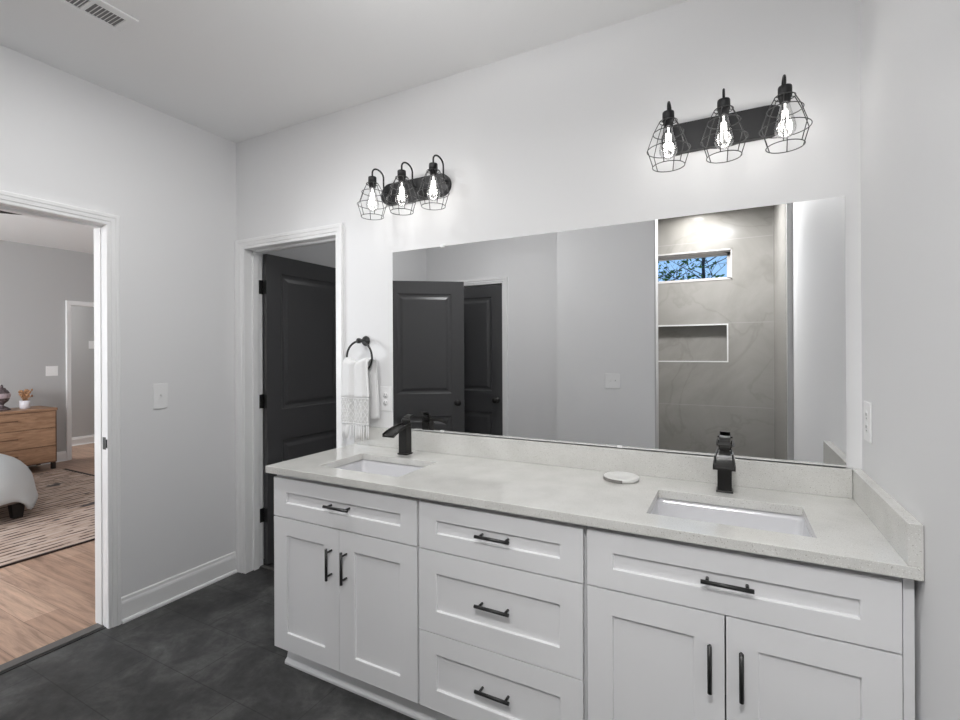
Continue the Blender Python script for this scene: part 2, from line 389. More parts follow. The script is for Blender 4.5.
# bedroom shell
DW0, DW1 = 1.085, 1.86
b = B(); box(b, BX - .12, BX, -3.6, DW0 - JT, 0, H); box(b, BX - .12, BX, DW1 + JT, 3.2, 0, H); box(b, BX - .12, BX, DW0 - JT, DW1 + JT, DH + JT, H)
struct('wall_bedroom_far', b, M['wall_bed'], 'grey bedroom wall behind the wooden dresser', 'wall')
b = B(); wall_holes(b, -7.6, -.11, 0, H, -3.4, -3.3, [(-3.5, -1.5, .85, 2.25)]); struct('wall_bedroom_window', b, M['wall_bed'], 'bedroom wall holding the window', 'wall')
b = B(); box(b, -7.6, -.11, 3.1, 3.2, 0, H); struct('wall_bedroom_side', b, M['wall_bed'], 'far side wall of the bedroom', 'wall')
b = B(); box(b, -6.1, -5.97, -3.3, 3.1, 0, H); struct('wall_hall', b, M['wall_bed'], 'grey hall wall seen through the bedroom doorway', 'wall')

# ------------------------------------------------------------------ trim: casings, jambs, baseboards
CAS = [(0, 0), (0, .010), (.004, .012), (.015, .012), (.018, .016), (.034, .017), (.038, .020), (.051, .020), (.056, .015), (.056, 0)]
def casing_x(b, y0, y1, z1, xw, s):      # on a wall x = xw, thickness direction s
    sweep(b, CAS, [lambda a, t: (xw + s * t, y0 - a, 0), lambda a, t: (xw + s * t, y0 - a, z1 + a), lambda a, t: (xw + s * t, y1 + a, z1 + a), lambda a, t: (xw + s * t, y1 + a, 0)])
def casing_y(b, x0, x1, z1, yw, s, kl=1.0, kr=1.0, kt=1.0):
    sweep(b, CAS, [lambda a, t: (x0 - a * kl, yw + s * t, 0), lambda a, t: (x0 - a * kl, yw + s * t, z1 + a * kt), lambda a, t: (x1 + a * kr, yw + s * t, z1 + a * kt), lambda a, t: (x1 + a * kr, yw + s * t, 0)])
b = B(); casing_x(b, LD0, LD1, DH, 0, 1); casing_x(b, LD0, LD1, DH, -.11, -1)
for (y0, y1) in ((LD0 - JT, LD0), (LD1, LD1 + JT)): box(b, -.11, 0, y0, y1, 0, DH + JT)
box(b, -.11, 0, LD0, LD1, DH, DH + JT)
box(b, -.108, -.048, LD1 - .004, LD1, 0, DH); box(b, -.108, -.048, LD0, LD0 + .010, 0, DH); box(b, -.085, -.045, LD0, LD1, DH - .012, DH)
t1 = struct('trim_1', b, M['trim'], 'white casing and jamb of the open bedroom doorway', 'door casing')
b = B(); box(b, -.036, -.008, LD1 - .0015, LD1, .905, .968); box(b, -.008, .004, LD1 - .004, LD1 + .001, .915, .958)
obj('strike_plate', b, M['black_satin'], t1, bevel=.001)
b = B(); casing_y(b, BD0, BD1, DH, 0, -1, (BD0 - .001) / .056, .95, 1.08)
for (x0, x1) in ((BD0 - JT, BD0), (BD1, BD1 + JT)): box(b, x0, x1, 0, .12, 0, DH + JT)
box(b, BD0, BD1, 0, .12, DH, DH + JT)
box(b, BD0, BD1, .045, .08, DH - .012, DH); box(b, BD1 - .012, BD1, .045, .08, 0, DH); box(b, BD0, BD0 + .012, .045, .08, 0, DH)
struct('trim_2', b, M['trim'], 'white casing and jamb of the closet doorway by the corner', 'door casing')
b = B(); casing_y(b, RD0, RD1, DH, RY, 1)
for (x0, x1) in ((RD0 - JT, RD0), (RD1, RD1 + JT)): box(b, x0, x1, RY - .12, RY, 0, DH + JT)
box(b, RD0, RD1, RY - .12, RY, DH, DH + JT)
struct('trim_3', b, M['trim'], 'white casing of the closed rear door, seen in the mirror', 'door casing')
b = B(); casing_x(b, DW0, DW1, DH - .02, BX, 1)
for (y0, y1) in ((DW0 - JT, DW0), (DW1, DW1 + JT)): box(b, BX - .12, BX, y0, y1, 0, DH + JT)
box(b, BX - .12, BX, DW0, DW1, DH - .02, DH + JT)
struct('trim_4', b, M['trim'], 'white casing of the far bedroom doorway to the hall', 'door casing')
BASE = [(0, 0), (.014, 0), (.014, .095), (.012, .105), (.009, .112), (.008, .125), (0, .130)]
SHOE = [(.014, 0), (.026, 0), (.026, .008), (.022, .015), (.014, .018)]
def base_x(b, y0, y1, xw, s, shoe=True):
    for pr in ([BASE, SHOE] if shoe else [BASE]):
        sweep(b, pr, [lambda a, z, y=y: (xw + s * a, y, z) for y in (y0, y1)])
def base_y(b, x0, x1, yw, s, shoe=True):
    for pr in ([BASE, SHOE] if shoe else [BASE]):
        sweep(b, pr, [lambda a, z, x=x: (x, yw + s * a, z) for x in (x0, x1)])
b = B(); base_x(b, LD1 + .056, -.022, 0, 1); base_x(b, RY, LD0 - .056, 0, 1); struct('baseboard_left', b, M['trim'], 'white baseboard between the bedroom doorway and the corner', 'baseboard')
b = B(); base_y(b, RD1 + .056, 1.5, RY, 1); base_y(b, 1.5, 2.284, -1.95, 1); struct('baseboard_rear', b, M['trim'], 'white baseboard along the rear wall', 'baseboard')
b = B(); base_x(b, -1.95, -.60, WX, -1); struct('baseboard_right', b, M['trim'], 'white baseboard along the right wall', 'baseboard')
b = B(); base_x(b, -3.3, DW0 - .056, BX, 1); struct('baseboard_bedroom', b, M['trim'], 'white baseboard behind the bedroom dresser', 'baseboard')
b = B(); base_x(b, -3.3, 3.1, -5.97, 1); struct('baseboard_hall', b, M['trim'], 'white baseboard along the hall wall beyond the bedroom', 'baseboard')
b = B(); box(b, -.09, -.030, LD0, LD1, -.002, .007); s_ = struct('trim_5', b, M['threshold'], 'grey threshold strip between wood and tile floors', 'threshold', bevel=.003)
b = B(); box(b, -.030, -.012, LD0, LD1, -.002, .003); obj('black_edge', b, M['black'], s_)
b = B(); box(b, BD0, BD1, .095, .118, -.001, .006); struct('trim_6', b, M['threshold'], 'dark threshold strip under the closet door', 'threshold')
# white edge trims of the shower opening
b = B(); box(b, 2.284, 2.293, -2.102, -1.95, 0, H); struct('trim_7', b, M['edge'], 'thin white edge at the partition end of the shower, seen in the mirror', 'edge trim')
b = B(); box(b, 3.160, WX - .0005, -2.02, -1.995, 0, H); struct('trim_8', b, M['edge'], 'thin white edge strip of the shower on the right wall, seen in the mirror', 'edge trim')
b = B()
for (x0, x1, z0, z1) in ((NI[0], NI[1], NI[3], NI[3] + .012), (NI[0], NI[1], NI[2] - .012, NI[2]), (NI[1], NI[1] + .012, NI[2] - .012, NI[3] + .012), (NI[0] - .012, NI[0], NI[2] - .012, NI[3] + .012)):
    box(b, x0, x1, SY - .02, SY + .003, z0, z1)
struct('trim_9', b, M['lip'], 'thin pale edging around the shower niche, seen in the mirror', 'edge trim')

# ------------------------------------------------------------------ windows
b = B()
x0, x1, z0, z1 = WN
for q in ((x0, x1, z1 - .035, z1), (x0, x1, z0, z0 + .028), (x0, x0 + .035, z0, z1), (x1 - .035, x1, z0, z1)): box(b, q[0], q[1], SY - .14, SY - .10, q[2], q[3])
w1 = struct('window_1', b, M['vinyl'], 'narrow high shower window with trees outside, seen in the mirror', 'window', bevel=.003)
b = B(); box(b, x0 + .035, x1 - .035, SY - .124, SY - .118, z0 + .028, z1 - .035); obj('window_pane', b, M['pane'], w1)
b = B()
for q in ((x0 - .002, x1 + .010, z1 - .004, z1 + .010), (x1 - .002, x1 + .010, z0 - .010, z1 + .010), (x0, x1 + .010, z0 - .010, z0 + .002)): box(b, q[0], q[1], SY - .10, SY + .004, q[2], q[3])
obj('window_edging', b, M['vinyl'], w1)
b = B()
for q in ((-3.5, -1.5, 2.19, 2.25), (-3.5, -1.5, .85, .91), (-3.5, -3.44, .85, 2.25), (-1.56, -1.5, .85, 2.25), (-2.53, -2.47, .85, 2.25)): box(b, q[0], q[1], -3.38, -3.33, q[2], q[3])
struct('window_2', b, M['vinyl'], 'white framed bedroom window out of view, with an added fill lamp behind', 'window')

# ------------------------------------------------------------------ doors
RAISED = [(.008, .007), (.022, .009), (.030, .009), (.052, .0015)]
def panel_door(name, label, w, h, loc, rz, hand=1):
    t = thing(name, label, 'door', loc, kind='structure', rz=rz)
    b = B(); T = .035; st = .116
    panel_slab(b, 0, w, 0, h, 0, T, [(st, w - st, .235, .795), (st, w - st, 1.0, h - .115)], RAISED, back=True)
    obj('door_leaf', b, M['door'], t)
    for yk, s in ((0, -1), (T, 1)):
        b = B(); lathe(b, [(.0, 0), (.030, 0), (.032, .004 * s), (.030, .008 * s), (.012, .010 * s), (.010, .030 * s), (.020, .036 * s), (.027, .046 * s), (.027, .056 * s), (.020, .064 * s), (0, .066 * s)], (w - .062, yk, .915), 24, 'y', caps=False)
        obj('door_knob', b, M['black_satin'], t)
    b = B(); box(b, w - .0005, w + .0015, .006, .029, .885, .945); obj('latch_plate', b, M['chrome'], t)
    return t
def hinges(t, zs, x, y, sx):
    for z in zs:
        b = B(); tube(b, [(x, y, z - .046), (x, y, z + .046)], .0065, 10)
        box(b, x - .003, x + .001, y - .002, y + .034, z - .045, z + .045)
        if sx: box(b, x - .034, x, y - .004, y - .0005, z - .045, z + .045)
        obj('hinge', b, M['black'], t)
# closet door: open 90 degrees into the closet, hinged at the left jamb
d1 = panel_door('door_1', 'black two panel closet door standing open beside the vanity', .755, 2.030, (BD0 + .037, .126, .010), radians(90))
# local: x along +y world, y towards -x world -> hinge side at local x=0
for z in (1.812, 1.066, .322):
    b = B(); box(b, -.004, .0, .002, .033, z - .045, z + .045); tube(b, [(-.005, .042, z - .047), (-.005, .042, z + .047)], .0065, 10)
    box(b, -.030, -.003, .0345, .0375, z - .045, z + .045)
    obj('hinge', b, M['black'], d1)
# bedroom door: swung far into the bathroom, seen in the mirror
ang = radians(-35)
d2 = panel_door('door_2', 'dark grey bedroom door swung open, nearer door in the mirror', .725, 2.030, (.012, -1.492, .010), ang)
for z in (1.812, 1.066, .322):
    b = B(); tube(b, [(-.006, -.004, z - .047), (-.006, -.004, z + .047)], .0065, 10); box(b, -.003, .0, .002, .033, z - .045, z + .045); obj('hinge', b, M['black'], d2)
d3 = panel_door('door_3', 'closed black door in the rear wall, farther door in the mirror', RD1 - RD0 - .006, 2.030, (RD0 + .003, RY - .037, .010), 0)

# ------------------------------------------------------------------ vanity cabinets
FY, FT = -.56, .02
SHK = [(.0015, .002), (.002, .009)]
def pull(parent, x, y, z, vertical, L=.127):
    b = B(); h = L / 2; pz = .048
    f = (lambda s, d=0: (x, y + d, z + s)) if vertical else (lambda s, d=0: (x + s, y + d, z))
    tube(b, [f(-h, -.030), f(h, -.030)], .0058, 12)
    for s in (-pz, pz): tube(b, [f(s, 0), f(s, -.030)], .0045, 10)
    o = obj('handle', b, M['black'], parent); return o
def front(parent, kind, x0, x1, z0, z1, side, rail, hz=None, hx=None, vertical=False):
    b = B(); pn = (x0 + side, x1 - side, z0 + rail, z1 - rail)
    panel_slab(b, x0, x1, z0, z1, FY, FY + FT, [pn], SHK)
    o = obj(kind, b, M['cabinet'], parent, bevel=.0012)
    hx = (x0 + x1) / 2 if hx is None else hx
    inside = pn[0] < hx < pn[1] and pn[2] < hz < pn[3]
    pull(o, hx, FY + (.009 if inside else 0), hz, vertical)
    return o
def cab_body(parent, x0, x1):
    b = B(); t = .018
    box(b, x0, x0 + t, FY + FT + .002, -.004, .10, .868); box(b, x1 - t, x1, FY + FT + .002, -.004, .10, .868)
    box(b, x0 + t, x1 - t, FY + FT + .002, -.004, .10, .118)
    box(b, x0 + t, x1 - t, -.012, -.004, .118, .868)
    for z in (.845, .665): box(b, x0 + t, x1 - t, FY + FT + .002, FY + FT + .02, z, z + .023 if z < .8 else .868)
    obj('body', b, M['cabinet_in'], parent)
CAB = [(1.022, 1.790), (1.793, 2.409), (2.412, 3.165)]
c1 = thing('sink_cabinet', 'white shaker sink cabinet at the left end of the vanity', 'cabinet', group='vanity cabinets')
cab_body(c1, *CAB[0])
front(c1, 'drawer', 1.027, 1.787, .684, .851, .074, .060, .771)
front(c1, 'door', 1.027, 1.4055, .109, .679, .078, .074, .543, 1.3665, True)
front(c1, 'door', 1.4085, 1.787, .109, .679, .078, .074, .543, 1.446, True)
c2 = thing('drawer_cabinet', 'white shaker cabinet of three drawers in the middle of the vanity', 'cabinet', group='vanity cabinets')
cab_body(c2, *CAB[1])
front(c2, 'drawer', 1.798, 2.404, .684, .851, .073, .060, .771)
front(c2, 'drawer', 1.796, 2.402, .387, .679, .073, .078, .535)
front(c2, 'drawer', 1.796, 2.402, .109, .3835, .073, .073, .247)
c3 = thing('sink_cabinet', 'white shaker sink cabinet at the right end of the vanity', 'cabinet', group='vanity cabinets')
cab_body(c3, *CAB[2])
front(c3, 'drawer', 2.416, 3.160, .685, .853, .077, .060, .771, 2.796)
front(c3, 'door', 2.416, 2.7895, .109, .680, .075, .074, .543, 2.754, True)
front(c3, 'door', 2.7935, 3.160, .109, .680, .075, .074, .543, 2.829, True)
b = B(); box(b, 3.1655, 3.186, -.545, -.50, .10, .868); obj('filler_strip', b, M['cabinet'], c3)
b = B(); box(b, 1.038, 3.19, -.487, -.470, 0, .099)
sweep(b, [(-.487, 0), (-.508, 0), (-.509, .010), (-.505, .018), (-.497, .024), (-.494, .034), (-.491, .046), (-.487, .050)], [lambda y, z, x=x: (x, y, z) for x in (1.030, 3.19)])
tag(obj('toe_kick', b, M['cabinet']), 'white toe kick with shoe moulding under the vanity cabinets', 'toe kick')

# ------------------------------------------------------------------ countertop, sinks
ct = thing('countertop', 'long speckled off-white quartz vanity countertop with backsplash', 'countertop')
CX0, CY, CZ, CT = 1.0, -.582, .900, .030
SL = (1.207, 1.638, -.472, -.188); SR = (2.577, 3.007, -.474, -.194)
b = B()
ya, yb = -.473, -.191
xs = [CX0, SL[0], SL[1], SR[0], SR[1], WX - .001]; ys = [CY, ya, yb, -.001]
vt = {}
def gv(i, j, z):
    k = (i, j, z)
    if k not in vt: vt[k] = b.verts.new((xs[i], ys[j], z))
    return vt[k]
for i in range(5):
    for j in range(3):
        if j == 1 and i in (1, 3): continue
        for z in (CZ - CT, CZ): b.faces.new([gv(i, j, z), gv(i + 1, j, z), gv(i + 1, j + 1, z), gv(i, j + 1, z)])
def wall_(i0, j0, i1, j1): b.faces.new([gv(i0, j0, CZ - CT), gv(i1, j1, CZ - CT), gv(i1, j1, CZ), gv(i0, j0, CZ)])
for i in range(5): wall_(i, 0, i + 1, 0); wall_(i, 3, i + 1, 3)
for j in range(3): wall_(0, j, 0, j + 1); wall_(5, j, 5, j + 1)
for i in (1, 3): wall_(i, 1, i + 1, 1); wall_(i, 2, i + 1, 2); wall_(i, 1, i, 2); wall_(i + 1, 1, i + 1, 2)
obj('slab', b, M['quartz'], ct, bevel=.002)
b = B(); box(b, CX0 + .0, WX - .030, -.022, -.001, CZ, .998); obj('backsplash', b, M['quartz'], ct, bevel=.0015)
b = B(); box(b, WX - .029, WX - .001, -.580, -.001, CZ, .998); obj('side_splash', b, M['quartz'], ct, bevel=.0015)
def sink(label, r):
    x0, x1, y0, y1 = r; cx, cy = (x0 + x1) / 2, (y0 + y1) / 2
    t = thing('undermount_sink', label, 'sink', (cx, cy, CZ - CT), 'undermount sinks')
    b = B(); hx, hy = (x1 - x0) / 2 + .006, (y1 - y0) / 2 + .006
    def rr(hx, hy, rad, z, n=6):
        out = []
        for (sx, sy, a0) in ((1, 1, 0), (-1, 1, 90), (-1, -1, 180), (1, -1, 270)):
            for k in range(n + 1):
                a = radians(a0 + 90 * k / n); out.append((sx * (hx - rad) + rad * cos(a), sy * (hy - rad) + rad * sin(a), z))
        return out
    loops = [rr(hx + .02, hy + .02, .02, -.001), rr(hx, hy, .018, -.001), rr(hx - .004, hy - .004, .022, -.02), rr(hx - .016, hy - .014, .03, -.105), rr(hx - .030, hy - .028, .035, -.126), rr(hx - .07, hy - .06, .04, -.134), rr(.03, .03, .028, -.138)]
    rows = [[b.verts.new(p) for p in L] for L in loops]
    for a, c in zip(rows, rows[1:]):
        n = len(a)
        for k in range(n):
            f = b.faces.new((a[k], a[(k + 1) % n], c[(k + 1) % n], c[k])); f.smooth = True
    b.faces.new(rows[-1])
    obj('basin', b, M['porcelain'], t)
    b = B(); lathe(b, [(0, 0), (.022, 0), (.024, .002), (.020, .004), (0, .004)], (0, 0, -.1375), 20, caps=False); obj('drain', b, M['chrome'], t)
    return t
sink('white rectangular undermount sink below the left faucet', (SL[0], SL[1], ya, yb))
sink('white rectangular undermount sink below the right faucet', (SR[0], SR[1], ya, yb))

def faucet(label, x, y):
    t = thing('faucet', label, 'faucet', (x, y, CZ + .0005), 'waterfall faucets')
    b = B(); box(b, -.027, .027, -.027, .027, 0, .006); obj('base_plate', b, M['black_satin'], t, bevel=.0015)
    b = B(); box(b, -.0225, .0225, -.022, .022, .006, .132); obj('body', b, M['black_satin'], t, bevel=.0015)
    # waterfall spout: an open trough arching forward and down
    b = B(); n = 12; rows = []
    for i in range(n + 1):
        u = i / n; yy = .018 - .148 * u; zz = .141 - .002 * u - .031 * u ** 2.2; hw = .024 + .010 * u
        rows.append([(-hw, yy, zz + .008), (-hw + .004, yy, zz + .008), (-hw + .005, yy, zz), (hw - .005, yy, zz), (hw - .004, yy, zz + .008), (hw, yy, zz + .008), (hw, yy, zz - .008), (-hw, yy, zz - .008)])
    vr = [[b.verts.new(p) for p in r] for r in rows]
    for a, c in zip(vr, vr[1:]):
        for k in range(8): b.faces.new((a[k], a[(k + 1) % 8], c[(k + 1) % 8], c[k]))
    b.faces.new(vr[0]); b.faces.new(vr[-1][::-1])
    obj('spout', b, M['black_satin'], t, bevel=.001)
    b = B(); box(b, -.016, .016, -.002, .020, .134, .156); tube(b, [(-.019, .008, .160), (.019, .008, .160)], .010, 16); tube(b, [(-.026, .008, .160), (.026, .008, .160)], .0035, 8)
    lv = obj('handle', b, M['black_satin'], t, bevel=.001)
    b = B()
    pr = [(.004, .168), (.010, .176), (.026, .184), (.050, .187), (.050, .183), (.029, .179), (.017, .173), (.012, .166)]
    sweep(b, pr, [lambda a, c, xx=xx: (xx, a, c) for xx in (-.018, .018)])
    obj('lever', b, M['black_satin'], lv, bevel=.001)
    return t
faucet('black waterfall faucet behind the left sink', 1.405, -.112)
faucet('black waterfall faucet behind the right sink, in front of the mirror', 2.787, -.110)

# soap dish on the counter
sd = thing('soap_dish', 'small round white marble dish with a grey inlay on the countertop', 'dish', (2.432, -.118, CZ + .0005))
b = B(); lathe(b, [(0, 0), (.060, 0), (.066, .004), (.066, .013), (.063, .015), (.056, .015), (.050, .012), (0, .012)], seg=40, caps=False); obj('dish', b, M['soap'], sd)
b = B()
for k in range(14):
    a0, a1 = radians(165 + k * 8.5), radians(165 + (k + 1) * 8.5)
    for (r0, r1, za, zb) in ((.0665, .0672, .001, .0125),):
        P_ = [(r * cos(a), r * sin(a), z) for z in (za, zb) for r in (r0, r1) for a in (a0, a1)]
        vs = [b.verts.new(p) for p in P_]
        for f in ((0, 1, 3, 2), (4, 6, 7, 5), (0, 4, 5, 1), (2, 3, 7, 6), (0, 2, 6, 4), (1, 5, 7, 3)): b.faces.new([vs[i] for i in f])
obj('inlay', b, M['soap2'], sd)

# ------------------------------------------------------------------ mirror
mr = thing('wall_mirror', 'large frameless mirror above the double vanity', 'mirror', (2.2, 0, .999))
b = B(); box(b, 1.257 - 2.2, 3.150 - 2.2, -.013, -.004, .005, .912); obj('mirror_glass', b, M['mirror'], mr)
b = B(); box(b, 1.257 - 2.2, 3.150 - 2.2, -.016, -.0135, .0, .006); box(b, 1.257 - 2.2, 3.150 - 2.2, -.016, -.001, .0, .0035); obj('bottom_channel', b, M['lip'], mr)
for x, z in ((1.562, .910), (1.555, .002), (2.406, .002)):
    b = B(); box(b, x - 2.2 - .009, x - 2.2 + .009, -.019, -.001 if z > .5 else -.0165, z - .004 if z > .5 else z, z + .010); obj('clip', b, M['plastic'], mr)

# ------------------------------------------------------------------ vanity lights
def vanity_light(label, cx):
    zc = 2.203
    t = thing('vanity_light', label, 'wall light', (cx, 0, zc), 'vanity lights over the mirror')
    b = B(); hw, hh, dp = .207, .0545, .028
    pr = []
    for (sx, a0) in ((1, -90), (-1, 90)):
        for k in range(17):
            a = radians(a0 + 180 * k / 16); pr.append((sx * (hw - hh) + hh * cos(a), hh * sin(a)))
    sweep(b, [(p[0], p[1]) for p in pr], [lambda x, z, y=y, s=s: (x * s, y, z * s) for (y, s) in ((-.001, 1), (-dp + .003, 1), (-dp, .98))])
    obj('back_plate', b, M['bar_black'], t).location = (-.012, 0, .007)
    for x in (-.180, 0, .180):
        yo = -.140
        b = B(); pts = [(x, -dp, .030)]
        pts += [(x, -.045, .034), (x, -.052, .050), (x, -.053, .075)]
        for k in range(0, 13):
            a = pi * k / 12; pts.append((x, (-.053 + yo) / 2 + .0435 * cos(a), .100 + .030 * sin(a)))
        pts.append((x, yo, .079))
        tube(b, pts, .0042, 8); lathe(b, [(0, 0), (.012, 0), (.012, -.004), (0, -.006)], (x, -dp, .030), 16, 'y', caps=False)
        obj('arm', b, M['bar_black'], t).location.z = -.018
        b = B(); lathe(b, [(0, .082), (.012, .082), (.0195, .079), (.0205, .075), (.0205, .046), (.018, .044), (.0155, .026), (0, .026)], (x, yo, 0), 20, caps=False)
        obj('socket', b, M['bar_black'], t).location.z = -.018
        b = B(); RG = [(.030, .045), (.052, .003), (.0735, -.058), (.055, -.118)]
        for r, z in RG: tube(b, [(x + r * cos(2 * pi * k / 28), yo + r * sin(2 * pi * k / 28), z) for k in range(28)], .0016, 6, closed=True)
        for k in range(6):
            a = 2 * pi * k / 6 + .35; tube(b, [(x + r * cos(a), yo + r * sin(a), z) for r, z in [(.019, .046)] + RG], .0016, 6)
        obj('cage_shade', b, M['wire'], t).location.z = -.018
        b = B(); lathe(b, [(.013, .040), (.015, .030), (.021, .005), (.029, -.025), (.032, -.042), (.030, -.055), (.022, -.068), (.010, -.075), (0, -.0765)], (x, yo, 0), 20, caps=False)
        bo = obj('bulb', b, M['bulbglass'], t); bo.location.z = -.033
        b = B()
        for k in range(4):
            a = 2 * pi * k / 4 + .5
            tube(b, [(x + .007 * cos(a), yo + .007 * sin(a), .016), (x + .012 * cos(a), yo + .012 * sin(a), -.048)], .0026, 6)
        tube(b, [(x, yo, .038), (x, yo, .015)], .003, 6)
        obj('filament', b, M['filament'], bo)
        lamp('bulb_light', 'POINT', (cx + x, yo, zc - .057), BULB_W, radius=.026, color=(1, .975, .94))
    return t
vanity_light('black three bulb wire cage vanity light above the left sink', 1.413)
vanity_light('black three bulb wire cage vanity light above the right sink', 2.790)

# ------------------------------------------------------------------ towel ring and towel
tr = thing('towel_ring', 'round black towel ring on the wall beside the mirror', 'towel ring', (1.070, 0, 1.455))
b = B(); lathe(b, [(0, -.001), (.026, -.001), (.027, -.006), (.025, -.011), (.012, -.014), (.009, -.050), (.014, -.052), (.014, -.066), (0, -.068)], (0, 0, 0), 24, 'y', caps=False); obj('mount', b, M['black'], tr)
b = B(); RR = .086; tube(b, [(RR * sin(2 * pi * k / 40), -.058, -.088 + RR * cos(2 * pi * k / 40)) for k in range(40)], .0055, 10, closed=True); obj('ring', b, M['black'], tr)
RB = 1.455 - .088 - RR       # ring bottom
tw = thing('hand_towel', 'white cotton hand towel with lace band and fringe hung through the ring', 'towel', (1.070, -.058, RB))
def towel_sheet(zs, fx, fy):
    b = B(); nx = 26; rows = []
    for z in zs:
        rows.append([b.verts.new((fx(z, u), fy(z, u), z)) for u in [i / nx for i in range(nx + 1)]])
    for a, c in zip(rows, rows[1:]):
        for k in range(nx):
            f = b.faces.new((a[k], a[k + 1], c[k + 1], c[k])); f.smooth = True
    return b
def lin(a, c, n): return [a + (c - a) * i / n for i in range(n + 1)]
def sol(o, th):
    s = o.modifiers.new('thick', 'SOLIDIFY'); s.thickness = th; s.offset = 0
# body: over the ring; param s from front hem up over the ring and down the back
def folds(u, amp): return amp * (sin(u * 2 * pi * 2.3 + .6) + .5 * sin(u * 2 * pi * 4.1 + 2.0))
b = B(); nx = 30; rows = []
path = [('f', z) for z in lin(-.125, .020, 12)] + [('t', a) for a in (20, 45, 70, 90, 110, 135, 160)] + [('b', z) for z in lin(.020, -.235, 16)]
for kind, v in path:
    row = []
    for i in range(nx + 1):
        u = i / nx; arch = (1 - (2 * u - 1) ** 2)
        lift = .026 + .006 * sin(u * pi * 3 + .4) + .012 * (abs(2 * u - 1) ** 2)
        if kind == 'f': w = .084 + .010 * max(0, -v) / .125; z = v + (lift if v > -.05 else lift * max(0, (v + .125) / .075)); y = -.026; am = .007; xo = -.012
        elif kind == 't': w = .084; z = .020 + lift + .024 * sin(radians(v)); y = -.026 * cos(radians(v)); am = .007 * cos(radians(v)) ** 2 + .002; xo = -.012 + .020 * v / 160
        else: w = .086 + .004 * max(0, -v) / .2; z = v + lift * max(0, min(1, (v + .235) / .2)); y = .026; am = .005; xo = .006 + .010 * min(1, max(0, -v) / .15)
        row.append(b.verts.new((xo + (2 * u - 1) * w, y + folds(u, am), z)))
    rows.append(row)
for a, c in zip(rows, rows[1:]):
    for k in range(nx):
        f = b.faces.new((a[k], a[k + 1], c[k + 1], c[k])); f.smooth = True
sol(obj('towel_cloth', b, M['towel'], tw, recalc=False), .007)
b = towel_sheet(lin(-.125, -.262, 14), lambda z, u: -.012 + (2 * u - 1) * (.094 - .02 * (-.125 - z) / .137 * 0), lambda z, u: -.026 + folds(u, .006) + .0016 * sin(u * 60 + z * 260) * (1 if z < -.13 else 0))
sol(obj('lace_band', b, M['lace'], tw, recalc=False), .004)
b = B()
for sg in (1, -1):
    for k in range(-6, 13):
        pts = []
        for j in range(13):
            v = j / 12; u = (k + sg * v * 3.2 + (0 if sg > 0 else 3.2)) / 9.0
            if 0 <= u <= 1: pts.append((-.012 + (2 * u - 1) * .092, -.0295 + folds(u, .006), -.132 - .122 * v))
        if len(pts) > 1: tube(b, pts, .0022, 5)
for z in (-.128, -.258): tube(b, [(-.012 + (2 * i / 24 - 1) * .094, -.0295 + folds(i / 24, .006), z) for i in range(25)], .0032, 6)
obj('knotted_net', b, M['towel'], tw)
b = B()
for i in range(17):
    u = (i + .5) / 17; x = -.012 + (2 * u - 1) * .092; y = -.026 + folds(u, .006)
    dx = random.uniform(-.004, .004); L = random.uniform(.072, .088)
    tube(b, [(x, y, -.258), (x + dx * .3, y + .001, -.285), (x + dx, y, -.262 - L * .6), (x + dx * 1.3, y - .001, -.262 - L)], [.0028, .0042, .0034, .0022], 6)
    lathe(b, [(0, .004), (.0045, 0), (0, -.004)], (x + dx * .3, y, -.283), 6, caps=False)
obj('fringe', b, M['towel'], tw)

# ------------------------------------------------------------------ outlets and switches
def plate(name, label, cat, loc, rz, w, h, kind):
    t = thing(name, label, cat, loc, {'outlet': 'duplex outlets', 'light_switch': 'toggle switch plates'}.get(name), rz=rz)
    b = B(); box(b, -w / 2, w / 2, -.006, -.0005, -h / 2, h / 2); obj('cover_plate', b, M['plastic'], t, bevel=.003)
    if kind == 'outlet':
        for s in (-1, 1):
            b = B(); lathe(b, [(0, -.005), (.0165, -.005), (.0165, -.0068), (0, -.0068)], (0, 0, s * .0195), 20, 'y', caps=False); rc = obj('receptacle', b, M['plastic'], t)
            b = B()
            for dx in (-.006, .006): box(b, dx - .001, dx + .001, -.0073, -.0067, s * .0195 - .001, s * .0195 + .008)
            box(b, -.002, .002, -.0073, -.0067, s * .0195 - .011, s * .0195 - .007); obj('slots', b, M['slot'], rc)
    else:
        n = 2 if kind == 'double' else 1
        for i in range(n):
            x = (i - (n - 1) / 2) * .046
            b = B(); box(b, x - .005, x + .005, -.0075, -.005, -.012, .012); obj('slot_frame', b, M['plastic'], t)
            b = B(); s = 1 if i == 0 else -1
            sweep(b, [(-.006, -.004 * s), (-.016, .006 * s), (-.016, .011 * s), (-.006, .009 * s)], [lambda y, z, xx=xx: (xx, y, z) for xx in (x - .0035, x + .0035)])
            obj('toggle', b, M['slot' if kind == 'jack' else 'plastic'], t, bevel=.0006)
    return t
plate('outlet', 'white duplex outlet between the towel and the mirror', 'outlet', (1.201, 0, 1.150), 0, .080, .128, 'outlet')
plate('outlet', 'white duplex outlet on the right wall above the side splash', 'outlet', (WX, -.093, 1.168), radians(-90), .080, .126, 'outlet')
plate('light_switch', 'white single toggle switch on the left wall beside the bedroom doorway', 'light switch', (0, -.468, 1.157), radians(90), .078, .140, 'single')
plate('light_switch', 'white double toggle switch on the partition, seen in the mirror', 'light switch', (1.962, -1.95, 1.153), radians(180), .120, .122, 'double')
plate('light_switch', 'white double switch on the far bedroom wall above the dresser', 'light switch', (BX, .885, 1.172), radians(90), .125, .125, 'double')
plate('wall_control', 'small white control on the hall wall beyond the bedroom', 'wall control', (-5.97, 1.80, 1.525), radians(90), .075, .12, 'single')

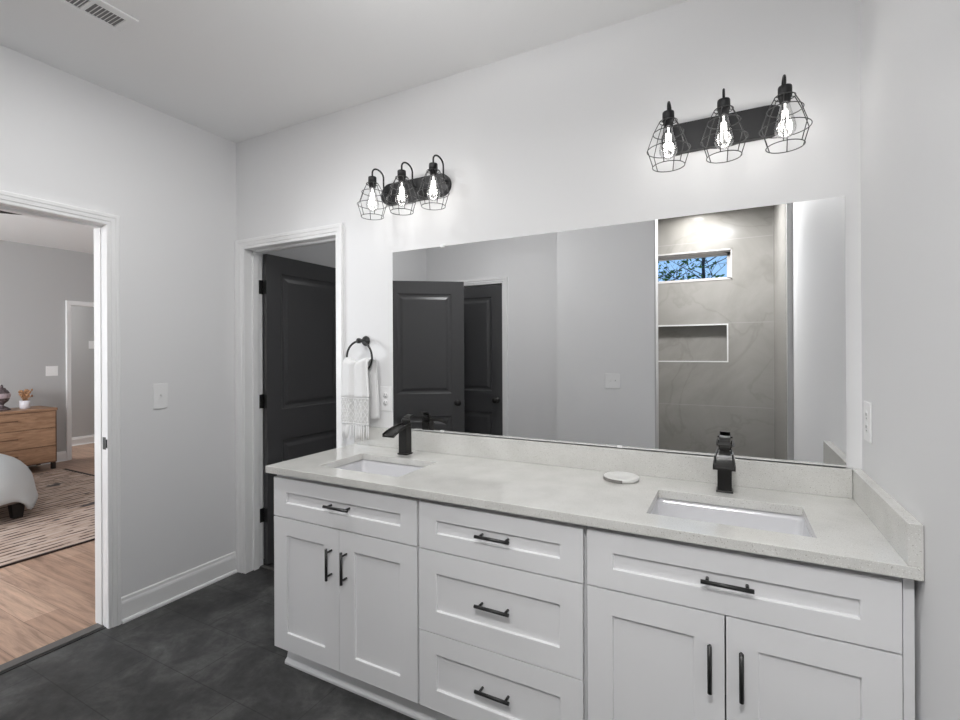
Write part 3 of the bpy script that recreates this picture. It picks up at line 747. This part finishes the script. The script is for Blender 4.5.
# ------------------------------------------------------------------ ceiling register and downlights
cv = thing('ceiling_vent', 'white ceiling air register near the left wall', 'vent', (.615, -1.105, H))
b = B(); hx, hy = .080, .180
for (x0, x1, y0, y1) in ((-hx, -.045, -hy, hy), (.045, hx, -hy, hy), (-.045, .045, -hy, -.150), (-.045, .045, .150, hy), (-.045, .045, .030, .046), (-.045, .045, -.046, -.030)):
    box(b, x0, x1, y0, y1, -.007, -.0005)
obj('register_frame', b, M['trim'], cv, bevel=.002)
b = B()
for k in range(24):
    y = -.146 + k * .0127
    if any(abs(y - c) < .012 for c in (.038, -.038)): continue
    quad(b, (-.045, y, -.0055), (.045, y, -.0055), (.045, y + .007, -.001), (-.045, y + .007, -.001))
obj('louvres', b, M['trim'], cv)
b = B(); box(b, -.046, .046, -.151, .151, -.0008, -.0004); obj('duct_shade_sheet', b, mat('duct_shadow', (.33, .33, .33), .9), cv)  # flat grey sheet behind the louvres, duct shade put into its colour
def downlight(label, x, y, r, g):
    t = thing('recessed_light', label, 'ceiling light', (x, y, H), g)
    b = B(); lathe(b, [(r * .8, -.001), (r * .82, -.006), (r, -.004), (r + .004, -.0005)], seg=32, caps=False); obj('trim_ring', b, M['trim'], t)
    b = B(); lathe(b, [(0, -.0015), (r * .8, -.0015)], seg=32, caps=False); obj('lens', b, M['lens'], t)
downlight('small bright recessed shower light, seen at the mirror top', 2.52, -3.02, .062, None)
for i, (x, y, p) in enumerate(FILL_CANS):
    downlight('added unseen recessed fill light toward the bedroom doorway', x, y, .085, None)  # made-up fitting around the added fill can
downlight('added unseen wide ceiling fill light inside the shower opening', 2.72, -2.35, .17, None)  # made-up fitting around the added shower fill
cl = thing('added_bowl_light', 'added unseen metal bowl around the fill uplight over the middle of the bathroom', 'ceiling light', (2.0, -1.10, H))  # invented fitting that houses the added uplight, never in view
b = B(); lathe(b, [(0, -.001), (.06, -.001), (.062, -.012), (.008, -.02), (.008, -.352), (0, -.352)], seg=24, caps=False); obj('rod', b, M['bar_black'], cl)
b = B(); lathe(b, [(0, -.352), (.06, -.350), (.16, -.325), (.165, -.318), (.157, -.318), (.06, -.342), (0, -.345)], seg=32, caps=False); obj('bowl', b, M['trim'], cl)

# ------------------------------------------------------------------ bedroom
# rug
b = B(); box(b, -4.26, -1.405, -2.9, .755, .0045, .016)
rg = tag(obj('area_rug', b, M['rug']), 'beige woven rug with broken dark lines on the bedroom floor', 'rug')
b = B()
box(b, -4.26, -1.405, .755, .790, .0045, .0165); box(b, -1.405, -1.393, -2.9, .790, .0045, .0165)
obj('dark_binding', b, M['rugedge'], rg)
# dresser
dr = thing('dresser', 'brown walnut dresser with black legs against the bedroom wall', 'dresser', (-4.59, .15, .004))
DX0, DX1, DY0, DY1 = -.225, .225, -.75, .597
b = B(); box(b, DX0, DX1, DY0, DY1, .095, .712); obj('carcass', b, M['walnut_dark'], dr, bevel=.002)
b = B(); box(b, DX0, DX1 + .014, DY0 - .004, DY1 + .004, .7125, .742); obj('top', b, M['walnut'], dr, bevel=.003)
for (z0, z1) in ((.110, .292), (.300, .506), (.514, .704)):
    for (y0, y1) in ((DY0 + .012, -.082), (-.074, DY1 - .016)):
        b = B(); box(b, DX1 + .0005, DX1 + .012, y0, y1, z0, z1); d_ = obj('drawer', b, M['walnut'], dr, bevel=.002)
        yc = (y0 + y1) / 2 - (0.10 if y0 > -.2 else 0); b = B(); box(b, DX1 + .0125, DX1 + .020, yc - .085, yc + .085, (z0 + z1) / 2 + .008, (z0 + z1) / 2 + .022); obj('handle', b, M['walnut_dark'], d_)
for x in (DX0 + .03, DX1 - .03):
    for y in (DY0 + .03, DY1 - .025):
        b = B(); box(b, x - .02, x + .02, y - .018, y + .018, .013, .0945); obj('leg', b, M['darkwood'], dr)
TOPZ = .004 + .742
# potted dried flowers
fp = thing('flower_pot', 'small white pot of dried tan flowers on the dresser', 'plant pot', (-4.58, .528, TOPZ + .0005))
b = B(); lathe(b, [(0, 0), (.040, 0), (.047, .004), (.050, .095), (.046, .096), (.043, .085), (0, .085)], seg=24, caps=False); obj('pot', b, M['pot'], fp)
b = B()
for k in range(46):
    a = random.uniform(0, 2 * pi); r = random.uniform(.005, .075); h = random.uniform(.13, .215)
    tube(b, [(r * .3 * cos(a), r * .3 * sin(a), .084), (r * cos(a), r * sin(a), h)], .0016, 4)
    lathe(b, [(0, -.012), (.011, 0), (.008, .012), (0, .018)], (r * cos(a), r * sin(a), h), 6, caps=False)
obj('dried_flowers', b, M['dried'], fp)
# mosaic lantern ornament
mo = thing('mosaic_ornament', 'dark round mosaic lantern ornament on the dresser', 'ornament', (-4.58, .325, TOPZ + .0005))
b = B(); lathe(b, [(0, 0), (.075, 0), (.078, .010), (.055, .030), (.022, .050), (.018, .070), (.030, .078)], seg=24, caps=False); obj('foot', b, M['ornament'], mo)
b = B(); lathe(b, [(.028, .078), (.056, .105), (.074, .150), (.074, .180), (.056, .220), (.032, .245)], seg=24, caps=False); gb = obj('globe', b, M['ornament'], mo)
b = B(); lathe(b, [(.069, .138), (.076, .150), (.076, .180), (.0695, .194)], seg=24, caps=False); obj('pale_band', b, M['pinkband'], gb)
b = B(); lathe(b, [(.036, .245), (.030, .255), (.012, .262), (.014, .275), (.008, .290), (0, .296)], seg=16, caps=False); obj('finial', b, M['ornament'], mo)
# bed
bd = thing('bed', 'low bed with taupe frame and black block legs on the rug', 'bed', (-3.3, -1.2, .0165))
b = B(); box(b, -.85, .815, -1.05, 1.018, .125, .205); obj('frame', b, M['bedframe'], bd, bevel=.01)
b = B(); box(b, -.70, .70, -.88, .88, .206, .508); obj('mattress', b, M['linen'], bd, bevel=.04)
for sx in (-.76, .765):
    for sy in (-.965, .968):
        b = B(); v = []
        for z, k in ((0, .032), (.124, .044)): v.append([b.verts.new((sx + i * k, sy + j * k, z)) for i, j in ((-1, -1), (1, -1), (1, 1), (-1, 1))])
        for k in range(4): b.faces.new((v[0][k], v[0][(k + 1) % 4], v[1][(k + 1) % 4], v[1][k]))
        b.faces.new(v[0]); b.faces.new(v[1]); obj('leg', b, M['darkwood'], bd)
# duvet draped over the bed
b = B(); R0 = .30; ex, ey = .90 - .20, 1.09 - .20; N = 46
def duv(a, c):
    dx = math.copysign(max(0, abs(a) - ex + .08), a); dy = math.copysign(max(0, abs(c) - ey + .08), c)
    px = max(-ex + .08, min(ex - .08, a)); py = max(-ey + .08, min(ey - .08, c)); d = math.hypot(dx, dy)
    if d < 1e-6: return (px, py, .54 + .006 * sin(a * 7) * sin(c * 5))
    ux, uy = dx / d, dy / d; an = min(d / R0, pi / 2); rad = R0 * sin(an); z = .54 - R0 * (1 - cos(an)); rest = max(0, d - R0 * pi / 2); rest = rest if rest < .065 else .065 + min(.10, (rest - .065) * .7)
    th_ = math.atan2(uy, ux); per = px * 9 + py * 9 + th_ * 5
    rad += min(1, rest / .12) * .014 * sin(per * 2.1) + rest * .14; z -= rest
    return (px + ux * rad, py + uy * rad, z + min(1, rest / .1) * .016 * sin(per * 1.3 + 1))
ext = R0 * pi / 2 + .065
grid = []
for i in range(N + 1):
    row = []
    for j in range(N + 1):
        a = (2 * i / N - 1) * (ex - .08 + ext); c = (2 * j / N - 1) * (ey - .08 + ext); row.append(b.verts.new(duv(a, c)))
    grid.append(row)
for i in range(N):
    for j in range(N):
        f = b.faces.new((grid[i][j], grid[i + 1][j], grid[i + 1][j + 1], grid[i][j + 1])); f.smooth = True
dv = obj('duvet', b, M['linen'], recalc=False); dv.location = (-3.3, -1.2, .0165); sol(dv, .02)
tag(dv, 'pale grey white duvet draped over the bed corner', 'bedding')
# ceiling fan (a blade tip shows at the top of the doorway)
fn = thing('ceiling_fan', 'dark ceiling fan blade at the top of the bedroom doorway', 'ceiling fan', (-2.35, -.90, H))
b = B(); lathe(b, [(0, 0), (.07, 0), (.06, -.05), (.015, -.06), (.015, -.20), (.09, -.21), (.11, -.26), (.09, -.31), (0, -.33)], seg=24, caps=False); obj('motor', b, M['fan'], fn)
a0 = math.atan2(-.40 + .90, -1.93 + 2.35)
for k in range(5):
    a = a0 + 2 * pi * k / 5; b = B()
    rt = lambda r, w, z: (r * cos(a) - w * sin(a), r * sin(a) + w * cos(a), z)
    for (za, zb) in ((-.284, -.292),):
        L = [(.10, -.03), (.20, -.055), (.62, -.07), (.69, -.04), (.69, .04), (.62, .07), (.20, .055), (.10, .03)]
        up = [b.verts.new(rt(r, w, za + w * .12)) for r, w in L]; dn = [b.verts.new(rt(r, w, zb + w * .12)) for r, w in L]
        b.faces.new(up); b.faces.new(dn[::-1])
        for q in range(8): b.faces.new((up[q], up[(q + 1) % 8], dn[(q + 1) % 8], dn[q]))
    obj('blade', b, M['fan'], fn)

# ------------------------------------------------------------------ outside the shower window
b = B(); box(b, -8, 12, -24, -3.7, -.4, -.3); struct('ground_outside', b, M['grass'], 'grassy ground outside the shower window', 'ground')
def tree(label, x, y, h, seed, nl):
    rnd = random.Random(seed)
    t = thing('tree', label, 'tree', (x, y, -.3), 'trees outside the shower window')
    b = B(); tube(b, [(0, 0, 0), (.03, 0, h * .4), (-.04, .03, h * .75), (.02, 0, h)], [.06, .045, .03, .012], 8)
    tips = []
    for k in range(34):
        z = h * rnd.uniform(.45, .98); a = rnd.uniform(0, 2 * pi); L = rnd.uniform(.5, 1.5) * (1.15 - z / h * .5); up = rnd.uniform(.1, .8)
        p0 = Vector((0, 0, z)); p1 = p0 + Vector((cos(a) * L * .5, sin(a) * L * .5, up * L * .4)); p2 = p0 + Vector((cos(a + .3) * L, sin(a + .3) * L, up * L))
        tube(b, [p0, p1, p2], [.012, .008, .003], 5); tips += [p1, p2, (p1 + p2) / 2]
        for q in range(3):
            p3 = p1.lerp(p2, rnd.random()); p4 = p3 + Vector((rnd.uniform(-.4, .4), rnd.uniform(-.4, .4), rnd.uniform(-.1, .45))); tube(b, [p3, p4], [.005, .002], 4); tips.append(p4)
    obj('trunk', b, M['bark'], t)
    b = B()
    for k in range(nl):
        c = rnd.choice(tips) + Vector((rnd.gauss(0, .11), rnd.gauss(0, .11), rnd.gauss(0, .09))); s = rnd.uniform(.03, .065)
        e1 = Vector((rnd.gauss(0, 1), rnd.gauss(0, 1), rnd.gauss(0, 1))).normalized(); e2 = e1.orthogonal().normalized()
        quad(b, c - e1 * s, c - e2 * s * .5, c + e1 * s, c + e2 * s * .5)
    obj('foliage', b, M['leaf'], t, weld=False, recalc=False)
tree('sparse leafy tree outside the shower window, seen in the mirror', 2.35, -9.0, 4.6, 3, 420)
tree('second thin tree farther outside the shower window', 1.2, -10.5, 5.0, 5, 420)
tree('third thin tree to the right outside the shower window', 3.3, -11.0, 5.2, 9, 420)
